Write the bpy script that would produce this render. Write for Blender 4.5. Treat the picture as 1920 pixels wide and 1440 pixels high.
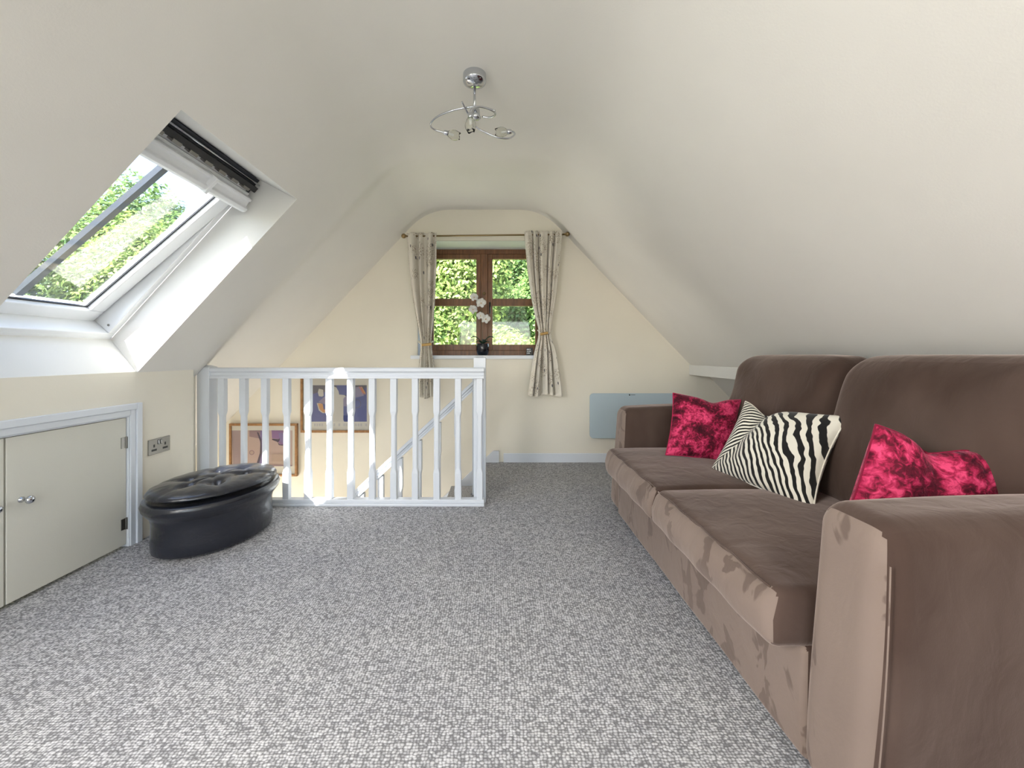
import bpy, bmesh, math, random
import numpy as np
from mathutils import Vector, Matrix
random.seed(4); np.random.seed(4)
PI = math.pi
S = bpy.context.scene
C = S.collection
for o in list(bpy.data.objects): bpy.data.objects.remove(o)

# ------------------------------------------------------------------ camera, world, sun, lamps, exposure
F = 750.0                                   # focal length in pixels of a 1920 px wide frame
cam = bpy.data.cameras.new('camera'); co = bpy.data.objects.new('camera', cam); C.objects.link(co)
cam.sensor_width = 36; cam.lens = F/1920*36
cam.shift_x = 25/1920; cam.shift_y = -55/1920
cam.clip_start = .02; cam.clip_end = 300
co.location = (0, 0, 1); co.rotation_euler = (PI/2, 0, 0)
S.camera = co

W = bpy.data.worlds.new('world'); S.world = W; W.use_nodes = True
wn = W.node_tree.nodes; wl = W.node_tree.links
sky = wn.new('ShaderNodeTexSky'); sky.sky_type = 'NISHITA'; sky.sun_disc = False
sky.sun_elevation = math.radians(47.8); sky.sun_rotation = math.radians(209); sky.dust_density = 1.5; sky.air_density = 1.0
bg = wn['Background']; bg.inputs['Strength'].default_value = .58
wl.new(sky.outputs[0], bg.inputs[0])

SUN_DIR = Vector((.5625, 1.0, -1.266)).normalized()
sl = bpy.data.lights.new('sun', 'SUN'); sl.energy = 21; sl.angle = math.radians(.6); sl.color = (1, .96, .9)
so = bpy.data.objects.new('sun', sl); C.objects.link(so); so.rotation_euler = SUN_DIR.to_track_quat('-Z', 'Y').to_euler()

def area(name, loc, dirv, sx, sy, power, col):
    l = bpy.data.lights.new(name, 'AREA'); l.shape = 'RECTANGLE'; l.size = sx; l.size_y = sy; l.energy = power; l.color = col
    o = bpy.data.objects.new(name, l); C.objects.link(o); o.location = loc
    o.rotation_euler = Vector(dirv).to_track_quat('-Z', 'Y').to_euler()
    return o
# added fill lights: one behind the camera, one under the left slope
area('fill_behind_camera', (-.1, -2.55, 1.25), (0, 1, .05), 1.9, 1.3, 8, (.93, .96, 1))
area('fill_left_slope', (-1.55, -.41, 1.42), (.74, 0, -.67), .74, .9, 49, (1, .97, .93))
# added fill light low in the stairwell to brighten the gable wall
area('fill_stairwell', (-2.55, 3.2, -1.3), (1, 0, .25), .8, 1.2, 22, (1, .95, .86))

S.view_settings.view_transform = 'Standard'; S.view_settings.look = 'None'
S.view_settings.gamma = 1; S.view_settings.use_curve_mapping = False
S.view_settings.exposure = 0.62

# ------------------------------------------------------------------ helpers
def P(px, py, Y): return ((px-935)/F*Y, Y, 1-(py-665)/F*Y)
ORG = {}
def tag(o, label=None, cat=None, group=None, kind=None):
    if label: o['label'] = label
    if cat: o['category'] = cat
    if group: o['group'] = group
    if kind: o['kind'] = kind
    return o
def thing(name, label, cat, loc=(0,0,0), group=None):
    o = bpy.data.objects.new(name, None); C.objects.link(o); o.location = loc; o.empty_display_size = .05
    ORG[o.name] = Vector(loc)
    return tag(o, label, cat, group)
def sm(a, b, x):
    t = min(1, max(0, (x-a)/(b-a))); return t*t*(3-2*t)
def interp(keys, x):
    if x <= keys[0][0]: return keys[0][1:]
    for a, b in zip(keys, keys[1:]):
        if x <= b[0]:
            t = (x-a[0])/(b[0]-a[0]); return tuple(p+(q-p)*t for p, q in zip(a[1:], b[1:]))
    return keys[-1][1:]

class MB:
    def __init__(s): s.v = []; s.f = []; s.m = []; s.uv = None
    def add(s, vs, fs, mi=0):
        n = len(s.v); s.v += [tuple(v) for v in vs]; s.f += [tuple(i+n for i in f) for f in fs]; s.m += [mi]*len(fs); return s
    def hexa(s, p, mi=0):
        return s.add(p, [(0,3,2,1),(4,5,6,7),(0,1,5,4),(1,2,6,5),(2,3,7,6),(3,0,4,7)], mi)
    def box(s, x0, x1, y0, y1, z0, z1, mi=0):
        x0,x1 = min(x0,x1),max(x0,x1); y0,y1 = min(y0,y1),max(y0,y1); z0,z1 = min(z0,z1),max(z0,z1)
        return s.hexa([(x0,y0,z0),(x1,y0,z0),(x1,y1,z0),(x0,y1,z0),(x0,y0,z1),(x1,y0,z1),(x1,y1,z1),(x0,y1,z1)], mi)
    def grid(s, fn, nu, nv, closed_u=False, mi=0):
        n0 = len(s.v); cu = nu if closed_u else nu+1
        for j in range(nv+1):
            for i in range(cu): s.v.append(tuple(fn(i/nu, j/nv)))
        for j in range(nv):
            for i in range(nu):
                a = n0+j*cu+i; b = n0+j*cu+(i+1)%cu
                s.f.append((a, b, b+cu, a+cu)); s.m.append(mi)
        return s
    def tube(s, pts, r, n=10, caps=True, mi=0):
        pts = [Vector(p) for p in pts]; rs = r if isinstance(r, (list, tuple)) else [r]*len(pts)
        n0 = len(s.v); up = None
        for k, p in enumerate(pts):
            d = (pts[min(k+1, len(pts)-1)]-pts[max(k-1, 0)]).normalized()
            if up is None:
                up = d.orthogonal().normalized()
            up = (up - d*up.dot(d)).normalized(); w = d.cross(up)
            for i in range(n):
                a = 2*PI*i/n; s.v.append(tuple(p+(up*math.cos(a)+w*math.sin(a))*rs[k]))
        for k in range(len(pts)-1):
            for i in range(n):
                a = n0+k*n+i; b = n0+k*n+(i+1)%n; s.f.append((a, b, b+n, a+n)); s.m.append(mi)
        if caps:
            s.f.append(tuple(n0+i for i in reversed(range(n)))); s.m.append(mi)
            s.f.append(tuple(n0+(len(pts)-1)*n+i for i in range(n))); s.m.append(mi)
        return s
    def lathe(s, prof, c=(0,0,0), n=32, axis=(0,0,1), mi=0):
        M = Vector((0,0,1)).rotation_difference(Vector(axis)).to_matrix(); c = Vector(c); n0 = len(s.v)
        for r, z in prof:
            for i in range(n):
                a = 2*PI*i/n; s.v.append(tuple(c+M@Vector((r*math.cos(a), r*math.sin(a), z))))
        for k in range(len(prof)-1):
            for i in range(n):
                a = n0+k*n+i; b = n0+k*n+(i+1)%n; s.f.append((a, b, b+n, a+n)); s.m.append(mi)
        if prof[0][0] > 1e-5: s.f.append(tuple(n0+i for i in reversed(range(n)))); s.m.append(mi)
        if prof[-1][0] > 1e-5: s.f.append(tuple(n0+(len(prof)-1)*n+i for i in range(n))); s.m.append(mi)
        return s
    def prism(s, poly, d, mi=0):
        """poly: list of 3-D points, d: extrusion vector"""
        d = Vector(d); n = len(poly); n0 = len(s.v)
        s.v += [tuple(p) for p in poly]+[tuple(Vector(p)+d) for p in poly]
        s.f.append(tuple(n0+i for i in reversed(range(n)))); s.f.append(tuple(n0+n+i for i in range(n)))
        for i in range(n):
            j = (i+1)%n; s.f.append((n0+i, n0+j, n0+n+j, n0+n+i))
        s.m += [mi]*(n+2); return s
    def build(s, name, mat, parent=None, smooth=False, bev=0, sub=0, angle=None, solid=0, merge=False):
        off = ORG.get(parent.name, Vector()) if parent else Vector()
        me = bpy.data.meshes.new(name)
        me.from_pydata([tuple(Vector(v)-off) for v in s.v], [], s.f)
        bm = bmesh.new(); bm.from_mesh(me)
        if merge: bmesh.ops.remove_doubles(bm, verts=bm.verts, dist=1e-5)
        bmesh.ops.recalc_face_normals(bm, faces=bm.faces); bm.to_mesh(me); bm.free()
        for mm in (mat if isinstance(mat, (list, tuple)) else [mat]): me.materials.append(mm)
        if not merge:
            for p, i in zip(me.polygons, s.m): p.material_index = i
        if s.uv is not None:
            l = me.uv_layers.new(name='UVMap')
            for lp in me.loops: l.data[lp.index].uv = s.uv[lp.vertex_index]
        o = bpy.data.objects.new(name, me); C.objects.link(o)
        if smooth:
            me.shade_smooth()
            if angle: me.set_sharp_from_angle(angle=math.radians(angle))
        if parent: o.parent = parent
        ORG[o.name] = off
        if solid:
            m = o.modifiers.new('solid', 'SOLIDIFY'); m.thickness = solid; m.offset = 0
        if bev:
            m = o.modifiers.new('bevel', 'BEVEL'); m.width = bev; m.segments = 2; m.limit_method = 'ANGLE'; m.angle_limit = math.radians(40)
            m.harden_normals = False
        if sub:
            m = o.modifiers.new('sub', 'SUBSURF'); m.levels = sub; m.render_levels = sub
        return o
def structure(o): o['kind'] = 'structure'; return o

def axis_samples(h, r, m):
    a = [-h + r*(1-math.cos(PI/2*i/5)) if False else -h + r*i/5 for i in range(5)]
    mid = [-(h-r) + 2*(h-r)*i/m for i in range(m+1)]
    return a+mid+[-x for x in reversed(a)]
def rbox(mb, c, h, r, seg=(8,8,8), warp=None, rx=None):
    """soft box: centre c, half sizes h, edge radius r; warp(p_local)->p_local"""
    A = [axis_samples(h[i], r, seg[i]) for i in range(3)]
    def rnd(p):
        inn = [max(-(h[i]-r), min(h[i]-r, p[i])) for i in range(3)]
        d = Vector([p[i]-inn[i] for i in range(3)])
        # equal-angle distribution of the corner samples
        d = Vector([math.tan(max(-1, min(1, q/r))*PI/4)*r for q in d])
        if d.length > 0: d = d.normalized()*r
        q = Vector(inn)+d
        if warp: q = Vector(warp(q))
        return q+Vector(c)
    for ax in range(3):
        u, v = (ax+1)%3, (ax+2)%3
        for sgn in (-1, 1):
            n0 = len(mb.v)
            for b in A[v]:
                for a in A[u]:
                    p = [0,0,0]; p[ax] = sgn*h[ax]; p[u] = a; p[v] = b
                    mb.v.append(tuple(rnd(p)))
            nu = len(A[u])
            for j in range(len(A[v])-1):
                for i in range(nu-1):
                    q = (n0+j*nu+i, n0+j*nu+i+1, n0+(j+1)*nu+i+1, n0+(j+1)*nu+i)
                    mb.f.append(q if sgn > 0 else q[::-1]); mb.m.append(0)
    return mb

# ------------------------------------------------------------------ materials
def mat(name, col=(.8,.8,.8), rough=.5, metal=0, **kw):
    m = bpy.data.materials.new(name); m.use_nodes = True
    b = m.node_tree.nodes['Principled BSDF']
    b.inputs['Base Color'].default_value = (*col, 1); b.inputs['Roughness'].default_value = rough; b.inputs['Metallic'].default_value = metal
    for k, v in kw.items(): b.inputs[k.replace('_', ' ')].default_value = v
    return m
class NT:
    def __init__(s, m): s.t = m.node_tree; s.b = s.t.nodes['Principled BSDF']
    def n(s, typ, **kw):
        x = s.t.nodes.new('ShaderNode'+typ)
        for k, v in kw.items():
            if hasattr(x, k): setattr(x, k, v)
            else: x.inputs[k.replace('_', ' ')].default_value = v
        return x
    def l(s, a, b): s.t.links.new(a, b); return s
    def ramp(s, fac, stops, interp='LINEAR'):
        r = s.n('ValToRGB'); r.color_ramp.interpolation = interp
        e = r.color_ramp.elements
        while len(e) < len(stops): e.new(.5)
        for k, (p, c) in enumerate(stops):
            e[k].position = p; e[k].color = (*c, 1) if len(c) == 3 else c
        s.l(fac, r.inputs[0]); return r
    def coord(s, kind='Object', scale=(1,1,1), rot=(0,0,0)):
        c = s.n('TexCoord'); mp = s.n('Mapping'); mp.inputs['Scale'].default_value = scale; mp.inputs['Rotation'].default_value = rot
        s.l(c.outputs[kind], mp.inputs[0]); return mp.outputs[0]
    def noise(s, vec, sc, det=4, rough=.5, dist=0):
        x = s.n('TexNoise'); x.inputs['Scale'].default_value = sc; x.inputs['Detail'].default_value = det
        x.inputs['Roughness'].default_value = rough; x.inputs['Distortion'].default_value = dist
        if vec is not None: s.l(vec, x.inputs['Vector'])
        return x
    def bump(s, h, strength, dist=.01, normal=None):
        x = s.n('Bump'); x.inputs['Strength'].default_value = strength; x.inputs['Distance'].default_value = dist
        s.l(h, x.inputs['Height'])
        if normal is not None: s.l(normal, x.inputs['Normal'])
        s.l(x.outputs[0], s.b.inputs['Normal']); return x
    def mix(s, fac, a, b, blend='MIX'):
        x = s.n('Mix'); x.data_type = 'RGBA'; x.blend_type = blend
        for src, i in ((fac, 0), (a, 6), (b, 7)):
            if hasattr(src, 'links') or isinstance(src, bpy.types.NodeSocket): s.l(src, x.inputs[i])
            else: x.inputs[i].default_value = src if i == 0 else (*src, 1)
        return x.outputs[2]
    def math(s, op, a, b=None, c=None):
        x = s.n('Math'); x.operation = op
        for i, q in enumerate((a, b, c)):
            if q is None: continue
            if isinstance(q, bpy.types.NodeSocket): s.l(q, x.inputs[i])
            else: x.inputs[i].default_value = q
        return x.outputs[0]

def plaster(name, col):
    m = mat(name, col, .85); t = NT(m); v = t.coord()
    a = t.noise(v, 3, 3); r = t.ramp(a.outputs[0], [(.3, tuple(c*.97 for c in col)), (.7, col)])
    t.l(r.outputs[0], t.b.inputs['Base Color'])
    n = t.noise(v, 150, 3, .6); t.bump(n.outputs[0], .12, .003); return m
M = {}
M['slope'] = plaster('ceiling_paint', (.80, .78, .735))
M['wall'] = plaster('wall_paint', (.85, .805, .70))
M['gloss'] = mat('white_gloss_paint', (.74, .78, .84), .3)
M['reveal'] = plaster('reveal_paint', (.76, .755, .73))
M['door'] = plaster('door_paint', (.74, .73, .66))
M['frame_white'] = mat('white_window_lacquer', (.86, .88, .90), .3)
M['chrome'] = mat('chrome', (.58, .60, .64), .08, 1)
M['steel'] = mat('brushed_steel', (.30, .29, .27), .38, 1)
M['black'] = mat('black_plastic', (.012, .012, .015), .35)
M['sun_stop'] = mat('sun_stop_white', (.75,.74,.70), .8)
M['dark'] = mat('dark_metal', (.05, .055, .065), .35, .8)
M['brass'] = mat('antique_brass', (.28, .20, .10), .38, .9)
M['toggle'] = mat('gold_wood', (.52, .33, .12), .4, .3)

m = mat('carpet', (.4,.4,.4), .95, Specular_IOR_Level=.1); t = NT(m); M['carpet'] = m
v = t.coord('Object', (1, 1.25, 1))
nz = t.noise(v, 30, 2); vv = t.n('VectorMath'); vv.operation = 'SCALE'; t.l(nz.outputs['Color'], vv.inputs[0]); vv.inputs['Scale'].default_value = .012
va = t.n('VectorMath'); va.operation = 'ADD'; t.l(v, va.inputs[0]); t.l(vv.outputs[0], va.inputs[1])
vo = t.n('TexVoronoi'); vo.inputs['Scale'].default_value = 108; vo.inputs['Randomness'].default_value = .42; t.l(va.outputs[0], vo.inputs['Vector'])
r = t.ramp(vo.outputs['Distance'], [(.18, (.70,.70,.72)), (.42, (.56,.56,.58)), (.68, (.21,.21,.22))])
pa = t.noise(v, 2.2, 5, .6); r2 = t.ramp(pa.outputs[0], [(.3, (.93,.93,.95)), (.7, (1.04,1.035,1.02))])
fl = t.noise(v, 260, 2); r3 = t.ramp(fl.outputs[0], [(.3, (.92,.92,.93)), (.7, (1.08,1.08,1.07))])
c1 = t.mix(1.0, r.outputs[0], r2.outputs[0], 'MULTIPLY'); c1 = t.mix(1.0, c1, r3.outputs[0], 'MULTIPLY')
t.l(c1, t.b.inputs['Base Color'])
inv = t.math('SUBTRACT', 1, vo.outputs['Distance']); t.bump(inv, .5, .005)

def suede(name, base, light, seed, lit_nap):
    m = mat(name, base, .9, Sheen_Weight=.55, Sheen_Roughness=.4, Specular_IOR_Level=.15); t = NT(m)
    m.node_tree.nodes['Principled BSDF'].inputs['Sheen Tint'].default_value = (.85, .70, .64, 1)
    v = t.coord('Object'); mp = t.n('Mapping'); t.l(v, mp.inputs[0]); mp.inputs['Location'].default_value = (seed, seed*2, 0)
    v = mp.outputs[0]
    mp.inputs['Scale'].default_value = (1, 1, .55)
    a = t.noise(v, 3.0, 3, .5, .4); ra = t.ramp(a.outputs[0], [(.40, (0,0,0)), (.64, (1,1,1))])
    # sharp edged hand marks in the nap
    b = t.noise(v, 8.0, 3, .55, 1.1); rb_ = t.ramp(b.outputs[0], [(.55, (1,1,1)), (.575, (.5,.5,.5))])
    f = t.math('MINIMUM', t.math('MULTIPLY_ADD', rb_.outputs[0], .85*lit_nap, t.math('MULTIPLY', ra.outputs[0], .16)), 1.0)
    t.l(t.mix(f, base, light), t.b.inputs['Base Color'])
    g = t.noise(v, 400, 2); w = t.noise(v, 14, 3, .5, .6)
    t.bump(t.math('MULTIPLY_ADD', w.outputs[0], 2.2, t.math('MULTIPLY', g.outputs[0], .12)), .16, .012)
    return m
M['suede'] = suede('brown_suede', (.060, .037, .029), (.290, .213, .178), 0, 0)
M['suede_lit'] = suede('brown_suede_lit_front', (.060, .037, .029), (.245, .187, .157), 3, 1)
def lit_front_faces(o, lim=-.55):
    # faces turned to the room take the lighter suede: side light painted as colour
    o.data.materials.append(M['suede_lit'])
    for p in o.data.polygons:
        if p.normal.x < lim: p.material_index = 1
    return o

m = mat('black_leather', (.012,.014,.022), .24, Coat_Weight=.4, Coat_Roughness=.18); t = NT(m); M['leather'] = m
v = t.coord(); n1 = t.n('TexVoronoi'); n1.inputs['Scale'].default_value = 260; t.l(v, n1.inputs['Vector'])
n2 = t.noise(v, 22, 3, .5, .4)
t.bump(t.math('MULTIPLY_ADD', n2.outputs[0], 3.0, t.math('MULTIPLY', n1.outputs['Distance'], .35)), .22, .006)

def velvet(name, seed):
    m = mat(name, (.2,.01,.04), .7, Sheen_Weight=.6, Sheen_Roughness=.3, Specular_IOR_Level=.2); t = NT(m)
    t.b.inputs['Sheen Tint'].default_value = (1, .35, .5, 1)
    v = t.coord('UV'); mp = t.n('Mapping'); t.l(v, mp.inputs[0]); mp.inputs['Location'].default_value = (seed, 0, 0); v = mp.outputs[0]
    a = t.noise(v, 4.0, 4, .6, .5); b = t.noise(v, 17, 4, .65, 1.0)
    f = t.math('ADD', t.math('MULTIPLY', a.outputs[0], .58), t.math('MULTIPLY', b.outputs[0], .42))
    r = t.ramp(f, [(.38, (.035,.003,.010)), (.47, (.13,.006,.022)), (.53, (.42,.018,.075)), (.60, (.78,.07,.19))])
    t.l(r.outputs[0], t.b.inputs['Base Color'])
    t.bump(b.outputs[0], .55, .012); return m
M['velvet_a'] = velvet('crushed_velvet_crimson', 1.3); M['velvet_b'] = velvet('crushed_velvet_crimson_pink', 7.1)

m = mat('zebra_print', (1,1,1), .8, Sheen_Weight=.25, Specular_IOR_Level=.2); t = NT(m); M['zebra'] = m
uvn = t.n('TexCoord'); sp = t.n('SeparateXYZ'); t.l(uvn.outputs['UV'], sp.inputs[0]); U, V = sp.outputs[0], sp.outputs[1]
nz = t.noise(uvn.outputs['UV'], 3.2, 2, .4); nz2 = t.noise(uvn.outputs['UV'], 11, 1, .4)
# distance from the fold that runs from the dip in the upper edge down to the lower left
k = t.math('SUBTRACT', U, t.math('MULTIPLY_ADD', V, .42, .03))
left = t.math('LESS_THAN', k, 0.0)
ak = t.math('ABSOLUTE', k)
# right of the fold: broad stripes fanning steeply; left of it: fine stripes slanting up to the right
phR = t.math('ADD', t.math('MULTIPLY', t.math('POWER', ak, .85), 19), t.math('MULTIPLY', V, t.math('SUBTRACT', 22.0, t.math('MULTIPLY', U, 12))))
phL = t.math('ADD', t.math('MULTIPLY', ak, 20), t.math('MULTIPLY', V, 10.0))
ph = t.math('ADD', t.math('MULTIPLY', left, phL), t.math('MULTIPLY', t.math('SUBTRACT', 1, left), phR))
ph = t.math('ADD', ph, t.math('MULTIPLY', nz.outputs[0], 2.4)); ph = t.math('ADD', ph, t.math('MULTIPLY', nz2.outputs[0], .5))
sn = t.math('SINE', t.math('MULTIPLY', ph, 2*PI))
r = t.ramp(t.math('MULTIPLY_ADD', sn, .5, .5), [(.44, (.010,.009,.009)), (.52, (.80,.76,.66))])
t.l(r.outputs[0], t.b.inputs['Base Color'])

m = mat('stained_wood', (.1,.04,.015), .38); t = NT(m); M['wood'] = m
v = t.coord('Object', (18, 18, 1.5)); n = t.noise(v, 3, 5, .6, .3)
r = t.ramp(n.outputs[0], [(.3, (.11,.042,.018)), (.7, (.27,.115,.048))]); t.l(r.outputs[0], t.b.inputs['Base Color']); t.bump(n.outputs[0], .15, .003)
m = mat('oak_frame', (.36,.19,.08), .45); t = NT(m); M['oak'] = m
v = t.coord('Object', (20,20,20)); n = t.noise(v, 2, 4); r = t.ramp(n.outputs[0], [(.3,(.27,.13,.05)),(.7,(.42,.22,.09))]); t.l(r.outputs[0], t.b.inputs['Base Color'])

def thin_glass(name, tint=(1,1,1), gloss=.35):
    m = bpy.data.materials.new(name); m.use_nodes = True; nt = m.node_tree; nt.nodes.clear()
    out = nt.nodes.new('ShaderNodeOutputMaterial'); mx = nt.nodes.new('ShaderNodeMixShader'); tr = nt.nodes.new('ShaderNodeBsdfTransparent')
    gl = nt.nodes.new('ShaderNodeBsdfGlossy'); fr = nt.nodes.new('ShaderNodeLayerWeight'); fr.inputs[0].default_value = .5; pw = nt.nodes.new('ShaderNodeMath'); pw.operation = 'POWER'; pw.inputs[1].default_value = 3.2; ad = nt.nodes.new('ShaderNodeMath'); ad.operation = 'ADD'; ad.inputs[1].default_value = .035; nt.links.new(fr.outputs['Facing'], pw.inputs[0]); nt.links.new(pw.outputs[0], ad.inputs[0])
    mu = nt.nodes.new('ShaderNodeMath'); mu.operation = 'MULTIPLY'; mu.inputs[1].default_value = gloss
    tr.inputs[0].default_value = (*tint, 1); gl.inputs['Roughness'].default_value = .02
    nt.links.new(ad.outputs[0], mu.inputs[0]); nt.links.new(mu.outputs[0], mx.inputs[0])
    nt.links.new(tr.outputs[0], mx.inputs[1]); nt.links.new(gl.outputs[0], mx.inputs[2]); nt.links.new(mx.outputs[0], out.inputs[0])
    return m
M['glass'] = thin_glass('window_glass', (.97,.99,.985), 1.0)
M['picture_glass'] = thin_glass('picture_glass', (1,1,1), .8)
M['shade_glass'] = mat('cut_glass', (.93,.93,.90), .15, IOR=1.3, Transmission_Weight=1.0)

m = mat('curtain_fabric', (.7,.65,.56), .9, Sheen_Weight=.2); t = NT(m); M['curtain'] = m
uv = t.n('TexCoord').outputs['UV']
vn = t.n('TexVoronoi'); vn.inputs['Scale'].default_value = 7.5; vn.inputs['Randomness'].default_value = .8; t.l(uv, vn.inputs['Vector'])
dots = t.n('TexVoronoi'); dots.inputs['Scale'].default_value = 95; t.l(uv, dots.inputs['Vector'])
clus = t.ramp(vn.outputs['Distance'], [(.46,(1,1,1)), (.58,(0,0,0))])
dm = t.ramp(dots.outputs['Distance'], [(.34,(1,1,1)), (.46,(0,0,0))])
f1 = t.math('MULTIPLY', clus.outputs[0], dm.outputs[0])
base = t.mix(t.math('MULTIPLY', f1, .8), (.72,.68,.60), (.24,.17,.105))
mp = t.n('Mapping'); t.l(uv, mp.inputs[0]); mp.inputs['Scale'].default_value = (11, 5, 1); mp.inputs['Rotation'].default_value = (0,0,.6)
lv = t.n('TexVoronoi'); lv.inputs['Scale'].default_value = 1.6; t.l(mp.outputs[0], lv.inputs['Vector'])
lr = t.ramp(lv.outputs['Distance'], [(.10,(1,1,1)), (.14,(0,0,0))])
base = t.mix(lr.outputs[0], base, (.035,.04,.06)); t.l(base, t.b.inputs['Base Color'])
wv = t.noise(uv, 300, 2); t.bump(wv.outputs[0], .1, .002)
t.b.inputs['Subsurface Weight'].default_value = 0

def leafmat(name, a, b):
    m = mat(name, a, .55); t = NT(m)
    g = t.n('NewGeometry'); v = t.coord('Object'); n = t.noise(v, .55, 3)
    f = t.math('ADD', t.math('MULTIPLY', g.outputs['Random Per Island'], .6), t.math('MULTIPLY', n.outputs[0], .5))
    r = t.ramp(f, [(.2, a), (.85, b)]); t.l(r.outputs[0], t.b.inputs['Base Color'])
    tr = t.n('BsdfTranslucent'); t.l(r.outputs[0], tr.inputs[0])
    mx = t.n('MixShader'); mx.inputs[0].default_value = .35
    t.l(t.b.outputs[0], mx.inputs[1]); t.l(tr.outputs[0], mx.inputs[2]); t.l(mx.outputs[0], t.t.nodes['Material Output'].inputs[0]); return m
M['leaf_a'] = leafmat('leaf_yellow_green', (.08,.16,.025), (.33,.41,.11))
M['leaf_b'] = leafmat('leaf_green', (.04,.11,.025), (.20,.31,.08))
M['bark'] = mat('bark', (.10,.075,.05), .9)
M['grass'] = mat('grass', (.20,.24,.12), .9)

# ------------------------------------------------------------------ room shell
KX, KH, SL = -1.93, .905, 1.084            # left knee wall, eaves height, slope of the left roof
WY = 3.73                                  # gable wall
Y0 = -2.7                                  # wall behind the camera
CH = 2.30
def offl(Y): return .10*sm(2.56, 2.80, Y)
def ceil_h(Y): return CH + .053*sm(2.62, 3.1, Y)
def lx(h, Y): return KX - offl(Y) + (h-KH)/(SL - .02*sm(2.56, 2.8, Y))
def rx(h): return 1.816 - (h-.875)/1.044
def profile(Y):
    c = ceil_h(Y); R = .50; pts = []
    pts.append((lx(.20, Y), .20)); pts.append((lx(KH, Y), KH)); pts.append((lx(1.83, Y), 1.83))
    th = math.atan(SL); t_ = R*math.tan(th/2)
    cx = lx(c, Y); ccx = cx+t_; ccz = c-R
    for i in range(9):
        a = PI/2+th - th*i/8; pts.append((ccx+R*math.cos(a), ccz+R*math.sin(a)))
    th2 = math.atan(1.044); t2 = R*math.tan(th2/2); cx2 = rx(c); ccx2 = cx2-t2
    for i in range(9):
        a = PI/2 - th2*i/8; pts.append((ccx2+R*math.cos(a), ccz+R*math.sin(a)))
    pts.append((rx(1.5), 1.5)); pts.append((rx(.87), .87)); pts.append((rx(.87)+.077, .865)); pts.append((rx(.25)+.077, .25))
    return pts
YS = [Y0, -.80, -.02, 1.356, 2.135, 2.5] + [2.56+.03*i for i in range(9)] + [2.85,2.9,3.0,3.1,3.3,3.5] + [WY]
mb = MB(); PR = [profile(y) for y in YS]; nP = len(PR[0])
for y, pr in zip(YS, PR):
    for x, z in pr: mb.v.append((x, y, z))
for j in range(len(YS)-1):
    for i in range(nP-1):
        if i == 1 and abs(YS[j]-1.356) < 1e-4: continue          # roof window opening in view
        if i == 1 and abs(YS[j]+.80) < 1e-4: continue           # second roof opening, added for the fill light, out of view
        a = j*nP+i; mb.f.append((a, a+1, a+1+nP, a+nP)); mb.m.append(0)
ceil = structure(mb.build('ceiling', M['slope'], smooth=True, angle=35))

# window reveals cut through the sloping ceiling
RB, RT = (-2.07, 1.083), (-1.288, 1.94)     # reveal meets the window frame: bottom and top
VD = Vector((RT[0]-RB[0], 0, RT[1]-RB[1])); LV = VD.length; VD.normalize(); ND = Vector((-VD.z, 0, VD.x))
def R_(Y, v, n): return Vector((RB[0], Y, RB[1])) + VD*v + ND*n
def reveal(ya, yb):
    mb = MB(); b = (lx(KH, 0), KH); tt = (lx(1.83, 0), 1.83)
    q = [(b[0],ya,b[1]), (b[0],yb,b[1]), (tt[0],yb,tt[1]), (tt[0],ya,tt[1])]
    o = [(RB[0],ya,RB[1]), (RB[0],yb,RB[1]), (RT[0],yb,RT[1]), (RT[0],ya,RT[1])]
    mb.add(q+o, [(i, (i+1)%4, 4+(i+1)%4, 4+i) for i in range(4)]); return mb
o = reveal(1.356, 2.135).build('trim_1', M['reveal']); structure(o)
o = reveal(-.80, -.02).build('trim_2', M['reveal']); structure(o)
mb = MB(); mb.prism([R_(-.82, -.02, .03), R_(0, -.02, .03), R_(0, LV+.02, .03), R_(-.82, LV+.02, .03)], tuple(ND*.004)); structure(mb.build('window_3', M['sun_stop']))  # added unseen panel that keeps the sun out of the second opening

# knee wall on the left with the cupboard opening
DY0, DY1, DH = 1.052, 2.088, .682
mb = MB()
def quad(mb, a, b, c, d): mb.add([a,b,c,d], [(0,1,2,3)])
T = KH+.004
mb.box(KX-.05, KX, Y0, DY0, 0, T); mb.box(KX-.05, KX, DY0, DY1, DH, T); mb.box(KX-.05, KX, DY1, 2.53, 0, T)
mb.prism([(KX,2.53,-.3),(KX-.055,2.60,-.3),(KX-.055,2.62,-.3),(-2.85,2.62,-.3),(-2.85,2.53,-.3)], (0,0,.3+T-.01))
mb.box(KX-.36, KX-.34, DY0-.1, DY1+.1, 0, .8)
structure(mb.build('wall_left', M['wall']))
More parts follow.
